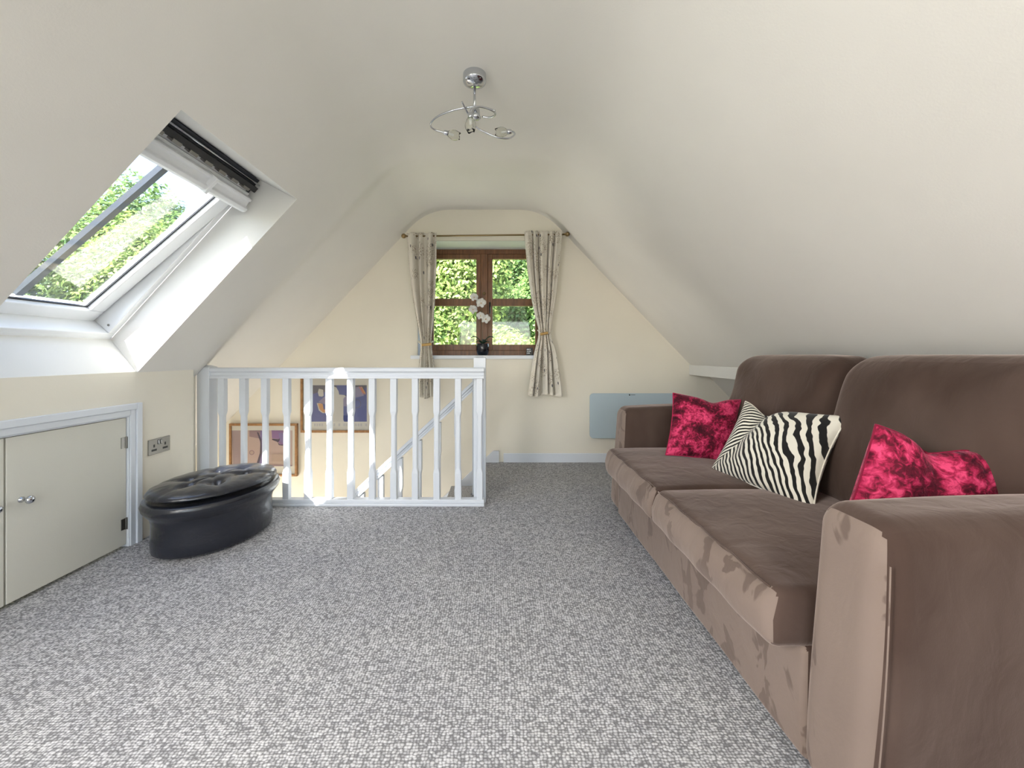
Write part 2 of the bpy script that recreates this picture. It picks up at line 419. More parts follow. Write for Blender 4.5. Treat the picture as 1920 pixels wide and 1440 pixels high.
# low wall on the right, wall behind the camera
mb = MB(); mb.box(rx(.25)+.077, rx(.25)+.13, Y0, WY, 0, .26); structure(mb.build('wall_right', M['wall']))
mb = MB(); hx0, hx1, hz0, hz1 = -.9, .7, .75, 1.75
pr = profile(Y0)
def top_of(pr, x):
    if x <= pr[1][0]: return pr[0][1]+(x-pr[0][0])*(pr[1][1]-pr[0][1])/(pr[1][0]-pr[0][0])
    for a, b in zip(pr, pr[1:]):
        if a[0] <= x <= b[0] and b[0]-a[0] > 1e-6: return a[1]+(x-a[0])*(b[1]-a[1])/(b[0]-a[0])
    return pr[-1][1]
def gable(mb, Y, th, pr, hole, bottom, x0, x1, extra=.03):
    hx0, hx1, hz0, hz1 = hole
    xs = sorted(set([x0, x1, hx0, hx1] + [p[0] for p in pr if x0 < p[0] < x1] + [-.3, 0, .2]))
    for a, b in zip(xs, xs[1:]):
        if b-a < 1e-5: continue
        za, zb = top_of(pr, a+1e-6)+extra, top_of(pr, b-1e-6)+extra
        def col(l0, l1, t0, t1):
            mb.hexa([(a,Y,l0),(b,Y,l1),(b,Y+th,l1),(a,Y+th,l0),(a,Y,t0),(b,Y,t1),(b,Y+th,t1),(a,Y+th,t0)])
        if hx0-1e-6 <= a and b <= hx1+1e-6: col(bottom, bottom, hz0, hz0); col(hz1, hz1, za, zb)
        else: col(bottom, bottom, za, zb)
gable(mb, Y0-.25, .25, pr, (-1.05,.85,.6,1.9), 0, KX, 2.4); structure(mb.build('wall_front', M['wall']))
# gable wall with the window hole
WX0, WX1, WZ0, WZ1 = -.756, .468, .975, 2.065
mb = MB(); gable(mb, WY, .36, profile(WY), (WX0, WX1, WZ0, WZ1), -2.7, -2.75, 2.5)
structure(mb.build('wall_back', M['wall'], merge=True))
mb = MB(); e = .002
mb.box(WX0, WX1, WY+.004, WY+.30, WZ1-.004, WZ1-e); mb.box(WX0+e, WX0+.005, WY+.004, WY+.30, WZ0, WZ1-.004); mb.box(WX1-.005, WX1-e, WY+.004, WY+.30, WZ0, WZ1-.004)
structure(mb.build('trim_3', M['reveal']))

# floors: carpeted slab with the stairwell cut away
SX = -.19
mb = MB(); mb.box(-2.3, 2.55, Y0, 2.68, -.26, 0); mb.box(SX, 2.55, 2.68, WY, -.26, 0)
structure(mb.build('floor', M['carpet']))
mb = MB()
mb.box(-2.80, -2.70, 2.62, WY, -2.7, .30); mb.box(-2.75, .6, 2.60, 2.675, -2.7, -.262)
structure(mb.build('wall_stairwell', M['wall']))
mb = MB(); mb.box(-2.8, .6, 2.6, WY, -2.75, -2.70); structure(mb.build('floor_lower', M['carpet']))
mb = MB(); mb.box(.55, .6, 2.68, WY, -2.7, -.262); structure(mb.build('wall_stairwell_end', M['wall']))

# boxed purlin along the right slope
mb = MB(); mb.box(1.775, 2.02, Y0+.02, WY-.001, .812, .905); structure(mb.build('trim_4', M['reveal'], bev=.003))
# skirting board on the gable wall
mb = MB()
prof = [(0,0),(0,.072),(-.004,.08),(-.012,.084),(-.018,.078),(-.018,0)]
mb.prism([(.045, WY+y, z) for y, z in prof], (2.3, 0, 0)); structure(mb.build('baseboard_back', M['gloss']))

# cupboard frame (architrave and lining) and its doors
mb = MB()
for (a, b, d) in ((.0, .030, .010), (.030, .062, .018)):
    mb.box(KX-.001, KX+d, DY1+a, DY1+b, 0, DH+b); mb.box(KX-.001, KX+d, DY0-b, DY0-a, 0, DH+b)
    mb.box(KX-.001, KX+d, DY0-a, DY1+a, DH+a, DH+b)
mb.box(KX-.05, KX+.004, DY1-.006, DY1, 0, DH); mb.box(KX-.05, KX+.004, DY0, DY0+.006, 0, DH); mb.box(KX-.05, KX+.004, DY0, DY1, DH-.006, DH)
structure(mb.build('trim_5', M['gloss'], bev=.003))
mid = 1.569
def cup_door(n, a, b, knob_y, hinge_y, label):
    r = thing('door_%d' % n, label, None, (KX, (a+b)/2, 0)); r['kind'] = 'structure'
    mb = MB(); mb.box(KX-.026, KX-.006, a, b, .016, DH-.010); mb.build('panel', M['door'], r, bev=.0015)
    mb = MB(); mb.lathe([(.012,0),(.012,.003),(.006,.006),(.0055,.018),(.010,.024),(.0155,.032),(.0165,.038),(.013,.044),(.005,.047),(0,.0475)], (KX-.006, knob_y, .412), 20, (1,0,0))
    mb.build('knob', M['chrome'], r, smooth=True)
    for z in (.545, .125):
        mb = MB(); mb.box(KX-.006, KX-.003, hinge_y-.016, hinge_y+.016, z-.028, z+.028); mb.tube([(KX-.002, hinge_y+(.010 if hinge_y > mid else -.010), z-.030), (KX-.002, hinge_y+(.010 if hinge_y > mid else -.010), z+.030)], .0045, 8)
        mb.build('hinge', M['steel'], r)
    return r
cup_door(1, mid+.004, DY1-.009, 1.622, DY1-.022, 'cream cupboard door under the roof window, nearer the railing')
cup_door(2, DY0+.009, mid-.004, 1.516, DY0+.022, 'cream cupboard door cut off by the left edge of the photo')

# ------------------------------------------------------------------ gable window (window_1)
FY = WY+.30
r = thing('window_1', 'brown timber casement window with four panes in the gable wall', None, (-.144, FY, WZ0)); r['kind'] = 'structure'
mb = MB(); fz0, fz1 = .992, WZ1; fw = .05
mb.box(WX0, WX1, FY, FY+.06, fz1-fw, fz1); mb.box(WX0, WX1, FY, FY+.06, fz0, fz0+fw)
mb.box(WX0, WX0+fw, FY, FY+.06, fz0+fw, fz1-fw); mb.box(WX1-fw, WX1, FY, FY+.06, fz0+fw, fz1-fw)
mb.box(-.178, -.110, FY, FY+.06, fz0+fw, fz1-fw)
mb.build('window_frame', M['wood'], r, bev=.003)
for (a, b, hx) in ((WX0+fw, -.178, None), (-.110, WX1-fw, -.088)):
    z0, z1 = fz0+fw, fz1-fw; cw = .048; zb0, zb1 = 1.492, 1.566; y0, y1 = FY+.008, FY+.055
    mb = MB(); mb.box(a, a+cw, y0, y1, z0, z1); mb.box(b-cw, b, y0, y1, z0, z1); mb.box(a+cw, b-cw, y0, y1, z1-cw, z1)
    mb.box(a+cw, b-cw, y0, y1, z0, z0+.06); mb.box(a+cw, b-cw, y0, y1, zb0, zb1)
    cs = mb.build('casement', M['wood'], r, bev=.003)
    for (p, q) in ((z0+.06, zb0), (zb1, z1-cw)):
        mb = MB(); mb.box(a+cw, b-cw, FY+.028, FY+.032, p, q); mb.build('pane', M['glass'], cs)
mb = MB(); mb.box(-.096, -.080, FY-.012, FY+.008, 1.47, 1.53); mb.tube([(-.088, FY-.03, 1.52), (-.088, FY-.035, 1.41)], [.008,.006], 8); mb.tube([(-.088, FY, 1.515), (-.088, FY-.034, 1.515)], .007, 8)
mb.build('handle', M['black'], r, smooth=True, angle=40)
mb = MB(); mb.lathe([(.016,0),(.016,.004),(.010,.010),(.0,.011)], (-.146, FY, 1.615), 16, (0,-1,0)); mb.build('lock_cap', M['brass'], r, smooth=True)
mb = MB(); mb.box(WX0-.06, WX1+.06, WY-.035, WY, WZ0-.015, WZ0+.018); mb.box(WX0+.002, WX1-.002, WY, FY, WZ0-.0, WZ0+.018)
mb.build('window_sill', M['gloss'], r, bev=.004)

# ------------------------------------------------------------------ roof window (window_2)
def rb(mb, ya, yb, va, vb, na, nb, f=R_, mi=0):
    return mb.hexa([f(ya,va,na), f(yb,va,na), f(yb,vb,na), f(ya,vb,na), f(ya,va,nb), f(yb,va,nb), f(yb,vb,nb), f(ya,vb,nb)], mi)
YA, YB = 1.356, 2.135
def roof_window(n, YA, YB, label, detail):
    r = thing('window_%d' % n, label, None, tuple(R_((YA+YB)/2, 0, 0))); r['kind'] = 'structure'
    mb = MB(); w = .038
    rb(mb, YA-.03, YB+.03, -.04, w, .001, .14); rb(mb, YA-.03, YB+.03, LV-w, LV+.04, .001, .14)
    rb(mb, YA-.03, YA+w, w, LV-w, .001, .14); rb(mb, YB-w, YB+.03, w, LV-w, .001, .14)
    mb.build('window_frame', M['frame_white'], r, bev=.004)
    # sash, hung near its top edge and pushed open at the bottom
    tl = math.radians(7.0)
    def sf(Y, v, n): return R_(Y, .035+(v)*math.cos(tl)+n*math.sin(tl), .095-v*math.sin(tl)+n*math.cos(tl))
    L = 1.07; a, b = YA+.045, YB-.045; sw = .074
    mb = MB()
    rb(mb, a, b, 0, sw, 0, .06, sf); rb(mb, a, b, L-.05, L, 0, .06, sf)
    rb(mb, a, a+sw, sw, L-.05, 0, .06, sf); rb(mb, b-sw, b, sw, L-.05, 0, .06, sf)
    sash = mb.build('sash', M['frame_white'], r, bev=.006)
    mb = MB(); rb(mb, a+sw, b-sw, sw, L-.05, .030, .034, sf); mb.build('pane', M['glass'], sash)
    mb = MB(); g = .007
    rb(mb, a+sw, b-sw, sw, sw+g, .022, .030, sf); rb(mb, a+sw, a+sw+g, sw+g, L-.05, .022, .030, sf); rb(mb, b-sw-g, b-sw, sw+g, L-.05, .022, .030, sf)
    mb.build('gasket', M['black'], sash)
    c = (a+b)/2; mb = MB(); rb(mb, c-.014, c+.014, sw, L-.05, .050, .075, sf); mb.build('glazing_bar', M['dark'], sash)
    mb = MB(); rb(mb, a-.03, b+.03, -.03, 0, .05, .08, sf); rb(mb, a-.03, a, 0, L+.02, .05, .08, sf); rb(mb, b, b+.03, 0, L+.02, .05, .08, sf)
    mb.build('outer_cover', M['dark'], sash)
    # lining boards of the frame seen in the wedge beside the open sash
    mb = MB(); rb(mb, YA+.0, YB, -.005, .012, .0, .10); mb.build('lower_lining', M['frame_white'], r)
    # screw cap on the lining
    mb = MB(); mb.lathe([(.006,0),(.006,.002),(0,.003)], R_(YB-.0385, .07, .03), 10, (0,-1,0)); mb.build('screw_cap', M['steel'], r)
    # ventilation bar and the black fittings behind it
    def sec(y0, y1):
        mb = MB(); prof = [(0,-.045),(0,-.085),(.012,-.097),(.030,-.097),(.036,-.080),(.062,-.074),(.070,-.082),(.082,-.078),(.085,-.045)]
        vv = .978
        mb.prism([R_(y0, vv+p, q) for p, q in prof], (0, y1-y0, 0)); return mb
    ym = YA+(YB-YA)*.60
    va = sec(YA+.02, ym-.006).build('ventilation_bar', M['frame_white'], r, bev=.003)
    vb = sec(ym+.006, YB-.03).build('ventilation_bar', M['frame_white'], r, bev=.003)
    mb = MB(); rb(mb, ym-.008, ym+.008, 0.974, 1.065, -.045, -.104); mb.build('bar_joiner', M['frame_white'], r, bev=.002)
    mb = MB(); rb(mb, YA+.02, YB-.03, 0.970, 1.075, -.045, .01); mb.build('bar_backing', M['frame_white'], r)
    mb = MB(); rb(mb, YA+.005, YB-.005, 1.070, LV+.0, -.02, .02); mb.build('head_fitting', M['dark'], r)
    mb = MB(); rb(mb, YA+.01, YB-.02, 1.095, 1.125, -.055, -.02); mb.build('latch_rail', M['black'], r)
    if detail:
        for k in range(8):
            y = YA+.05+k*.088
            mb = MB(); rb(mb, y, y+.045, 1.085, 1.100, -.060, -.030); mb.build('latch_plate', M['steel'], r)
    mb = MB(); mb.tube([R_(YA+.01, 1.140, -.040), R_(YB-.01, 1.140, -.040)], .005, 8); mb.build('latch_rod', M['chrome'], r, smooth=True)
    return r
roof_window(2, YA, YB, 'white roof window standing open in the left slope', True)

# ------------------------------------------------------------------ balustrades and staircase
def baluster_mesh(h, w=.0205, ch0=.24, ch1=.70):
    mb = MB(); secs = []
    def sq(z, w, c):
        p = w-c
        return [(w,p,z),(p,w,z),(-p,w,z),(-w,p,z),(-w,-p,z),(-p,-w,z),(p,-w,z),(w,-p,z)]
    for z, ww, c in ((0,w,.0015),(h*ch0-.02,w,.0015),(h*ch0+.01,w*.83,.007),(h*ch1-.01,w*.83,.007),(h*ch1+.02,w,.0015),(h,w,.0015)):
        secs.append(sq(z, ww, c))
    for k, s in enumerate(secs):
        mb.v += s
        if k:
            for i in range(8):
                a = (k-1)*8+i; b = (k-1)*8+(i+1)%8; mb.f.append((a,b,b+8,a+8)); mb.m.append(0)
    mb.f.append(tuple(range(7,-1,-1))); mb.f.append(tuple(range((len(secs)-1)*8, len(secs)*8))); mb.m += [0,0]
    return mb
BY = 2.665
br = thing('stair_balustrade', 'white landing balustrade with square spindles along the carpet edge', 'railing', (-1.03, BY, 0))
mb = MB()
hp = [(-.030,.842),(-.030,.856),(-.020,.866),(-.022,.880),(-.033,.890),(-.033,.906),(-.024,.914),(.024,.914),(.033,.906),(.033,.890),(.022,.880),(.020,.866),(.030,.856),(.030,.842)]
mb.prism([(-1.965, BY+y, z) for y, z in hp], (1.869, 0, 0)); mb.build('handrail', M['gloss'], br, bev=.002)
mb = MB(); mb.box(-1.92, -.094, BY-.036, BY+.030, 0, .018); mb.box(-1.92, -.094, BY-.028, BY+.026, .018, .043); mb.build('base_rail', M['gloss'], br, bev=.004)
proto = None; bh = .842-.043
for k in range(14):
    px = 417.5+40.15*(k-1) + (3 if k == 0 else 0)
    x = (px-935)/F*BY
    if k == 0: x += .045
    if proto is None:
        ORG['tmp'] = Vector(); mb = baluster_mesh(bh)
        proto = mb.build('baluster', M['gloss']); o = proto; o.parent = br
    else:
        o = proto.copy(); C.objects.link(o)
    o.location = (x+1.03, 0, .043)
def newel(x, y, w, h, parent, z0=0, cap=True):
    mb = MB(); mb.box(x-w, x+w, y-w, y+w, z0, h-.012)
    c = [(x-w,y-w),(x+w,y-w),(x+w,y+w),(x-w,y+w)]
    t_ = .35
    mb.add([(a,b,h-.012) for a, b in c]+[(x+(a-x)*t_, y+(b-y)*t_, h) for a, b in c], [(0,1,5,4),(1,2,6,5),(2,3,7,6),(3,0,4,7),(4,5,6,7)])
    return mb.build('newel_post', M['gloss'], parent, bev=.003)
newel(-1.945, BY+.005, .041, .93, br)
newel(-.128, BY+.075, .041, .992, br)

RY = 2.88
rr = thing('raked_stair_balustrade', 'white sloping stair rail descending behind the landing balustrade', 'railing', (-.7, RY, -1.0))
def rail_h(x): return .815 + (x+.181)*.925       # top of the rail
xa, xb = -2.1, -.16
mb = MB()
for (y0, y1, t0, t1) in ((-.030,.030,-.072,-.052), (-.020,.020,-.052,-.030), (-.033,.033,-.030,.0)):
    mb.hexa([(xa,RY+y0,rail_h(xa)+t0),(xb,RY+y0,rail_h(xb)+t0),(xb,RY+y1,rail_h(xb)+t0),(xa,RY+y1,rail_h(xa)+t0),
             (xa,RY+y0,rail_h(xa)+t1),(xb,RY+y0,rail_h(xb)+t1),(xb,RY+y1,rail_h(xb)+t1),(xa,RY+y1,rail_h(xa)+t1)])
mb.build('handrail', M['gloss'], rr, bev=.003)
def string_h(x): return rail_h(x)-.83
mb = MB(); mb.hexa([(xa,RY-.018,string_h(xa)-.27),(xb,RY-.018,string_h(xb)-.27),(xb,RY+.018,string_h(xb)-.27),(xa,RY+.018,string_h(xa)-.27),
                    (xa,RY-.018,string_h(xa)),(xb,RY-.018,string_h(xb)),(xb,RY+.018,string_h(xb)),(xa,RY+.018,string_h(xa))])
mb.build('stringer', M['gloss'], rr, bev=.003)
p2 = None
for k in range(12):
    px = 682+36*(k-6)+ (0)
    x = (px-935)/F*RY
    px_ = None
    x = -.985+.1375*(k-6)
    if x > -.25 or x < xa+.05: continue
    if p2 is None:
        mb = baluster_mesh(.775); p2 = mb.build('baluster', M['gloss']); o = p2; o.parent = rr
    else: o = p2.copy(); C.objects.link(o)
    o.location = (x+.7, 0, string_h(x)+1.0-.012)
newel(-.150, RY+.012, .038, .90, rr, z0=-.25)

st = thing('staircase', 'carpeted staircase with white side boards going down behind the balustrade', 'staircase', (-1.2, 3.3, -2.7))
rise, run = .2133, .2306; ty0, ty1 = RY+.022, WY-.028
for k in range(1, 12):
    x1 = SX-(k-1)*run; x0 = x1-run; z = -k*rise
    if x0 < -2.69: break
    mb = MB(); mb.box(x0-.02, x1, ty0, ty1, z-.03, z); mb.build('tread', M['carpet'], st, bev=.006)
    mb = MB(); mb.box(x1-.014, x1-.002, ty0, ty1, z, z+rise-.03 if k > 1 else -.002); mb.build('riser', M['carpet'], st)
mb = MB()     # wall string rising to the block that ends the skirting
x_t = (925-935)/F*WY
def sl_(x): return .108-(x_t-x)*.925
mb.prism([(x, WY-.026, z) for x, z in [(x_t,.108),(.004,.108),(.004,.0),(x_t-.108/.925,.0)]], (0,.025,0))
x_r = x_t-.108/.925
mb.prism([(x, WY-.026, z) for x, z in [(x_r,0),(x_r,-.27),(-2.6,sl_(-2.6)-.27),(-2.6,sl_(-2.6))]], (0,.025,0)); mb.build('wall_string', M['gloss'], st, bev=.002)

# ------------------------------------------------------------------ electrical socket
sk = thing('double_socket', 'brushed steel double power socket beside the cupboard frame', 'socket', (KX, 2.27, .444))
sy0, sy1, sz0, sz1 = 2.198, 2.344, .442, .528
mb = MB(); mb.box(KX, KX+.006, sy0, sy1, sz0, sz1); mb.build('face_plate', M['steel'], sk, bev=.003)
for c in (sy0+.036, sy1-.036):
    mb = MB(); mb.box(KX+.006, KX+.0066, c-.017, c+.017, sz0+.019, sz0+.030); mb.box(KX+.006, KX+.0066, c-.005, c+.005, sz0+.040, sz0+.056); mb.build('pin_slots', M['black'], sk)
for c in (sy0+.064, sy1-.064):
    mb = MB(); mb.box(KX+.005, KX+.0066, c-.0065, c+.0065, sz0+.052, sz0+.078); mb.build('switch_surround', M['black'], sk)
    mb = MB(); mb.hexa([(KX+.006,c-.0045,sz0+.055),(KX+.010,c-.0045,sz0+.055),(KX+.010,c+.0045,sz0+.055),(KX+.006,c+.0045,sz0+.055),(KX+.006,c-.0045,sz0+.075),(KX+.0075,c-.0045,sz0+.075),(KX+.0075,c+.0045,sz0+.075),(KX+.006,c+.0045,sz0+.075)])
    mb.build('rocker_switch', M['chrome'], sk)

# ------------------------------------------------------------------ sofa
sx0, sx1 = .735, 1.60
sofa = thing('sofa', 'two seat brown suede sofa along the right side under the slope', 'sofa', (1.2, 1.72, 0))
def wr(p, a=.004, f=9):
    return a*(math.sin(p[0]*f*1.7+p[2]*f)+math.sin(p[1]*f*1.3+1.3+p[0]*3)*.7)
aN = (.772, .962); aF = (2.468, 2.665)
def arm(ya, yb, name='arm'):
    cy, hy = (ya+yb)/2, (yb-ya)/2; xf = .708 if ya < 1 else .732; hx = (1.64-xf)/2; cx = xf+hx; hz = .325; cz = .345
    def w(q):
        x, y, z = q
        front = sm(.2, -hx, -(-x) if False else x) if False else max(0, (-x/hx))
        zz = (z+hz)/(2*hz)
        x += .045*zz*max(0, -x/hx)                                 # front leans back towards the top
        z += (.012*math.cos(x/hx*PI/2) if z > 0 else 0) + .008*(x/hx)*max(0, zz)
        y += .010*math.sin(zz*PI)*(1 if y > 0 else -1)*(.5+.5*math.cos(x*2))
        return (x+wr((x,y,z), .0022, 8), y, z)
    mb = rbox(MB(), (cx, cy, cz), (hx, hy, hz), .060, (14, 6, 12), w)
    o = lit_front_faces(mb.build(name, M['suede'], sofa, smooth=True), -.72)
    # seam cords down the outer front edge
    for yy in ((ya+.006, ya+.052) if ya < 1 else (yb-.006,)):
        pass
    if ya > 1: return o
    mb = MB(); yy = ya-.001 if ya < 1 else yb+.001
    pts = [(xf+.012+.036*k/12, yy+.0035*(1 if ya < 1 else -1)-.010*math.sin(PI*(.03+.84*k/12))*(1 if ya < 1 else -1), .04+.55*k/12) for k in range(13)]
    mb.tube([(p[0], p[1]+.0012, p[2]) for p in pts], .0016, 6); mb.build('seam', M['suede_lit'], o, smooth=True)
    return o
arm(*aN); arm(*aF)
# base under the seat
mb = rbox(MB(), ((.735+1.62)/2, (aN[1]+aF[0])/2, .155), ((1.62-.735)/2, (aF[0]-aN[1])/2+.004, .140), .022, (10,14,4), lambda p: (p[0]+wr(p,.0018,10)*(1 if p[0]<0 else 0), p[1], p[2]))
lit_front_faces(mb.build('base', M['suede'], sofa, smooth=True))
mb = rbox(MB(), (1.60, (aN[1]+aF[0])/2, .46), (.075, (aF[0]-aN[1])/2+.06, .40), .05, (4,12,8)); mb.build('back_frame', M['suede'], sofa, smooth=True)
for x in (.86, 1.55):
    for y in (.86, 2.56):
        mb = MB(); mb.lathe([(.022,.0),(.026,.028)], (x, y, 0), 12); mb.build('foot', M['black'], sofa)
ym = (aN[1]+aF[0])/2
def seat(ya, yb, sd):
    cx = (.652+1.42)/2; hx = (1.42-.652)/2; cy = (ya+yb)/2; hy = (yb-ya)/2-.003; cz = .355; hz = .074
    def w(q):
        x, y, z = q
        u, v_ = x/hx, y/hy
        if z > 0: z += .020*(1-u*u)*(1-v_**4) + .0025*math.sin(y*38+x*9+sd)*max(0, -u)**3
        x -= .016*math.cos(z/hz*PI/2)*(1 if u < -.5 else 0)*(1-v_**6)
        x += .020*max(0, z/hz)*max(0, -u)                       # front face rakes back
        x += .003*math.sin(y*31+sd*2+z*20)*max(0, -u)**4
        return (x, y, z)
    mb = rbox(MB(), (cx, cy, cz), (hx, hy, hz), .032, (20,20,4), w); o = lit_front_faces(mb.build('seat_cushion', M['suede'], sofa, smooth=True))
    mb = MB(); pts = []
    for k in range(25):
        y = -hy+.03+(2*hy-.06)*k/24; pts.append((cx-hx+.022+.0032*math.sin((y)*31+sd*2), cy+y, cz+hz-.0065+.0015*math.cos(y/hy*PI/2)))
    mb.tube(pts, .0026, 6); mb.build('piping', M['suede'], o, smooth=True)
seat(aN[1], ym, .4); seat(ym, aF[0], 2.1)
def backc(ya, yb, sd):
    cy = (ya+yb)/2; hy = (yb-ya)/2-.002; hx = .115; hz = .300; cx = 1.490; cz = .700
    def w(q):
        x, y, z = q; v_ = y/hy; zz = z/hz
        x += .085*zz                                                # reclined
        if x-.085*zz < 0: x -= .030*math.cos(v_*PI/2)*math.cos(zz*PI/2*.9)
        z -= .020*(abs(v_)**5)*(1 if zz > 0 else 0)
        x += .006*math.sin(y*14+z*11+sd)+.004*math.sin(z*26-y*19+sd*3)
        return (x, y, z)
    mb = rbox(MB(), (cx, cy, cz), (hx, hy, hz), .085, (5,18,16), w); mb.build('back_cushion', M['suede'], sofa, smooth=True)
backc(aN[1]-.03, ym, .3); backc(ym, aF[0]+.0, 1.9)

# ------------------------------------------------------------------ scatter cushions
def pillow(name, label, m, TL, TR, BL, BR, T, dip=0, dip_s=0., fold=None, pinch=.10, n=36):
    TL, TR, BL, BR = map(Vector, (TL, TR, BL, BR))
    cen = (TL+TR+BL+BR)/4; nrm = ((TR-BL).cross(TL-BR)).normalized()
    if nrm.y > 0: nrm = -nrm
    low = min(TL.z, TR.z, BL.z, BR.z)
    root = thing(name, label, 'cushion', (cen.x, cen.y, low), 'scatter cushions on the sofa')
    verts = []; uvs = []; faces = []
    for side in (1, -1):
        n0 = len(verts)
        for j in range(n+1):
            for i in range(n+1):
                s = -1+2*i/n; t_ = -1+2*j/n
                s2 = math.sin(s*PI/2)*.5+s*.5; t2 = math.sin(t_*PI/2)*.5+t_*.5
                ss = s2*(1-pinch*(1-t2*t2)); tt = t2*(1-pinch*(1-s2*s2))
                if dip and t2 > -1: tt -= dip*math.exp(-((s2-dip_s)/.32)**2)*((t2+1)/2)**2.2*2
                u, v = (ss+1)/2, (tt+1)/2
                p = (BL*(1-u)+BR*u)*(1-v)+(TL*(1-u)+TR*u)*v
                th = T*(max(0, (1-s2**2)*(1-t2**2)))**.45
                if fold and side == 1:
                    # crease: signed distance to a line in (s,t)
                    (sa, ta, sb, tb, dep, wd) = fold
                    dx, dy = sb-sa, tb-ta; L2 = dx*dx+dy*dy; q = max(0, min(1, ((s2-sa)*dx+(t2-ta)*dy)/L2))
                    dd = math.hypot(s2-sa-q*dx, t2-ta-q*dy)
                    th -= dep*math.exp(-(dd/wd)**2)*(1-.7*q)
                th += .0025*math.sin(s2*11+t2*7)*(1-s2*s2)*(1-t2*t2)
                p = p + nrm*th*side
                verts.append(p); uvs.append(((s2+1)/2, (t2+1)/2))
        for j in range(n):
            for i in range(n):
                a = n0+j*(n+1)+i; f = (a, a+1, a+n+2, a+n+1); faces.append(f if side == 1 else f[::-1])
    mb = MB(); mb.v = [tuple(v) for v in verts]; mb.f = faces; mb.m = [0]*len(faces); mb.uv = uvs
    cv = mb.build('cover', m, root, smooth=True)
    # piped edge around the seam
    N = n+1; ring = [j for j in range(N)]+[j*N+n for j in range(1, N)]+[n*N+j for j in range(n-1, -1, -1)]+[j*N for j in range(n-1, 0, -1)]
    mb = MB(); pts = [verts[i] for i in ring]; mb.tube(pts+[pts[0]], .0032, 6, False); mb.build('seam', m, root, smooth=True)
    return root
pillow('scatter_cushion', 'crimson crushed velvet cushion in the far corner of the sofa', M['velvet_a'],
       P(1262,737,2.30), P(1389,750,2.22), P(1248,853,2.17), P(1372,872,2.10), .075, dip=.07, dip_s=.2, pinch=.07)
pillow('scatter_cushion', 'black and white zebra striped cushion with a fold at the top', M['zebra'],
       P(1398,752,2.00), P(1592,780,1.60), P(1330,884,1.97), P(1524,970,1.46), .080, dip=.10, dip_s=-.42, fold=(-.40,1,-.62,-.5,.045,.16), pinch=.11, n=48)
pillow('scatter_cushion', 'crimson velvet cushion half hidden behind the near sofa arm', M['velvet_b'],
       P(1642,796,1.20), P(1896,858,1.13), P(1540,1085,1.13), P(1905,1085,1.10), .075, dip=.085, dip_s=-.1, fold=(-.1,1,-.3,-.2,.03,.2), pinch=.05)

# ------------------------------------------------------------------ ottoman
oc = (-1.560, 2.215); ot = thing('ottoman', 'oval black leather ottoman with a buttoned cushion top', 'ottoman', (oc[0], oc[1], 0))
rot = math.radians(-14)
def ell(u, k, a=.240, b=.308):
    th = 2*PI*u; x, y = (a*k+ (k-1)*.05)*math.cos(th), (b*k)*math.sin(th)
    return (oc[0]+x*math.cos(rot)-y*math.sin(rot), oc[1]+x*math.sin(rot)+y*math.cos(rot))
prof = [(.0,.010),(.93,.010),(.975,.018),(.985,.05),(.975,.11),(.975,.15),(1.00,.178),(1.055,.198),(1.10,.216),(1.115,.234),(1.095,.250),(1.04,.256),(.90,.252),(0,.250)]
pf = []
for (k0, z0), (k1, z1) in zip(prof, prof[1:]):
    for q in range(3): pf.append((k0+(k1-k0)*q/3, z0+(z1-z0)*q/3))
pf.append(prof[-1])
def body(u, v):
    f = v*(len(pf)-1); i = int(round(f)); k, z = pf[i]; z *= 1.07; x, y = ell(u, max(k, .001)); return (x, y, z)
mb = MB(); mb.grid(body, 96, len(pf)-1, True); b_ = mb.build('body', M['leather'], ot, smooth=True)
btn = [(0.,0.)]+[(.52*math.cos(a), .52*math.sin(a)) for a in [PI/6+PI/3*k for k in range(6)]]
def top(u, v):
    # v 0..1 : underside centre -> rim -> top centre
    if v < .5: k = v/.5; ph = 0
    else: k = 1-(v-.5)/.5; ph = 1
    kk = math.sin(k*PI/2)**.9 if ph == 0 else k**.85
    th = 2*PI*u; X, Y_ = kk*math.cos(th), kk*math.sin(th)
    x, y = ell(u, max(kk*1.055, .001))
    edge = (1-kk**3.2)**.5 if kk < 1 else 0
    if ph == 0: z = .300-.026*edge
    else:
        z = .300+.044*edge
        for bx, by in btn:
            d = math.hypot(X-bx, Y_-by); z -= .026*math.exp(-(d/.10)**2)+.010*math.exp(-(d/.24)**2)
        for i, (bx, by) in enumerate(btn[1:]):
            for (qx, qy) in ((0,0), btn[1+(i+1)%6], (bx*2.0, by*2.0)):
                dx, dy = qx-bx, qy-by; L2 = dx*dx+dy*dy; q = max(0, min(1, ((X-bx)*dx+(Y_-by)*dy)/L2))
                dd = math.hypot(X-bx-q*dx, Y_-by-q*dy); z -= .0055*math.exp(-(dd/.055)**2)
        z += .0015*math.sin(th*23)*kk**6
    return (x, y, z)
mb = MB(); mb.grid(top, 120, 60, True); cu = mb.build('cushion_top', M['leather'], ot, smooth=True)
for bx, by in btn:
    th = math.atan2(by, bx)/(2*PI); kk = math.hypot(bx, by); x, y = ell(th, max(kk*1.055, .001)) if kk > 0 else oc
    mb = MB(); mb.lathe([(.011,0),(.012,.003),(.008,.0065),(0,.0075)], (x, y, .303), 14); mb.build('button', M['leather'], cu, smooth=True)

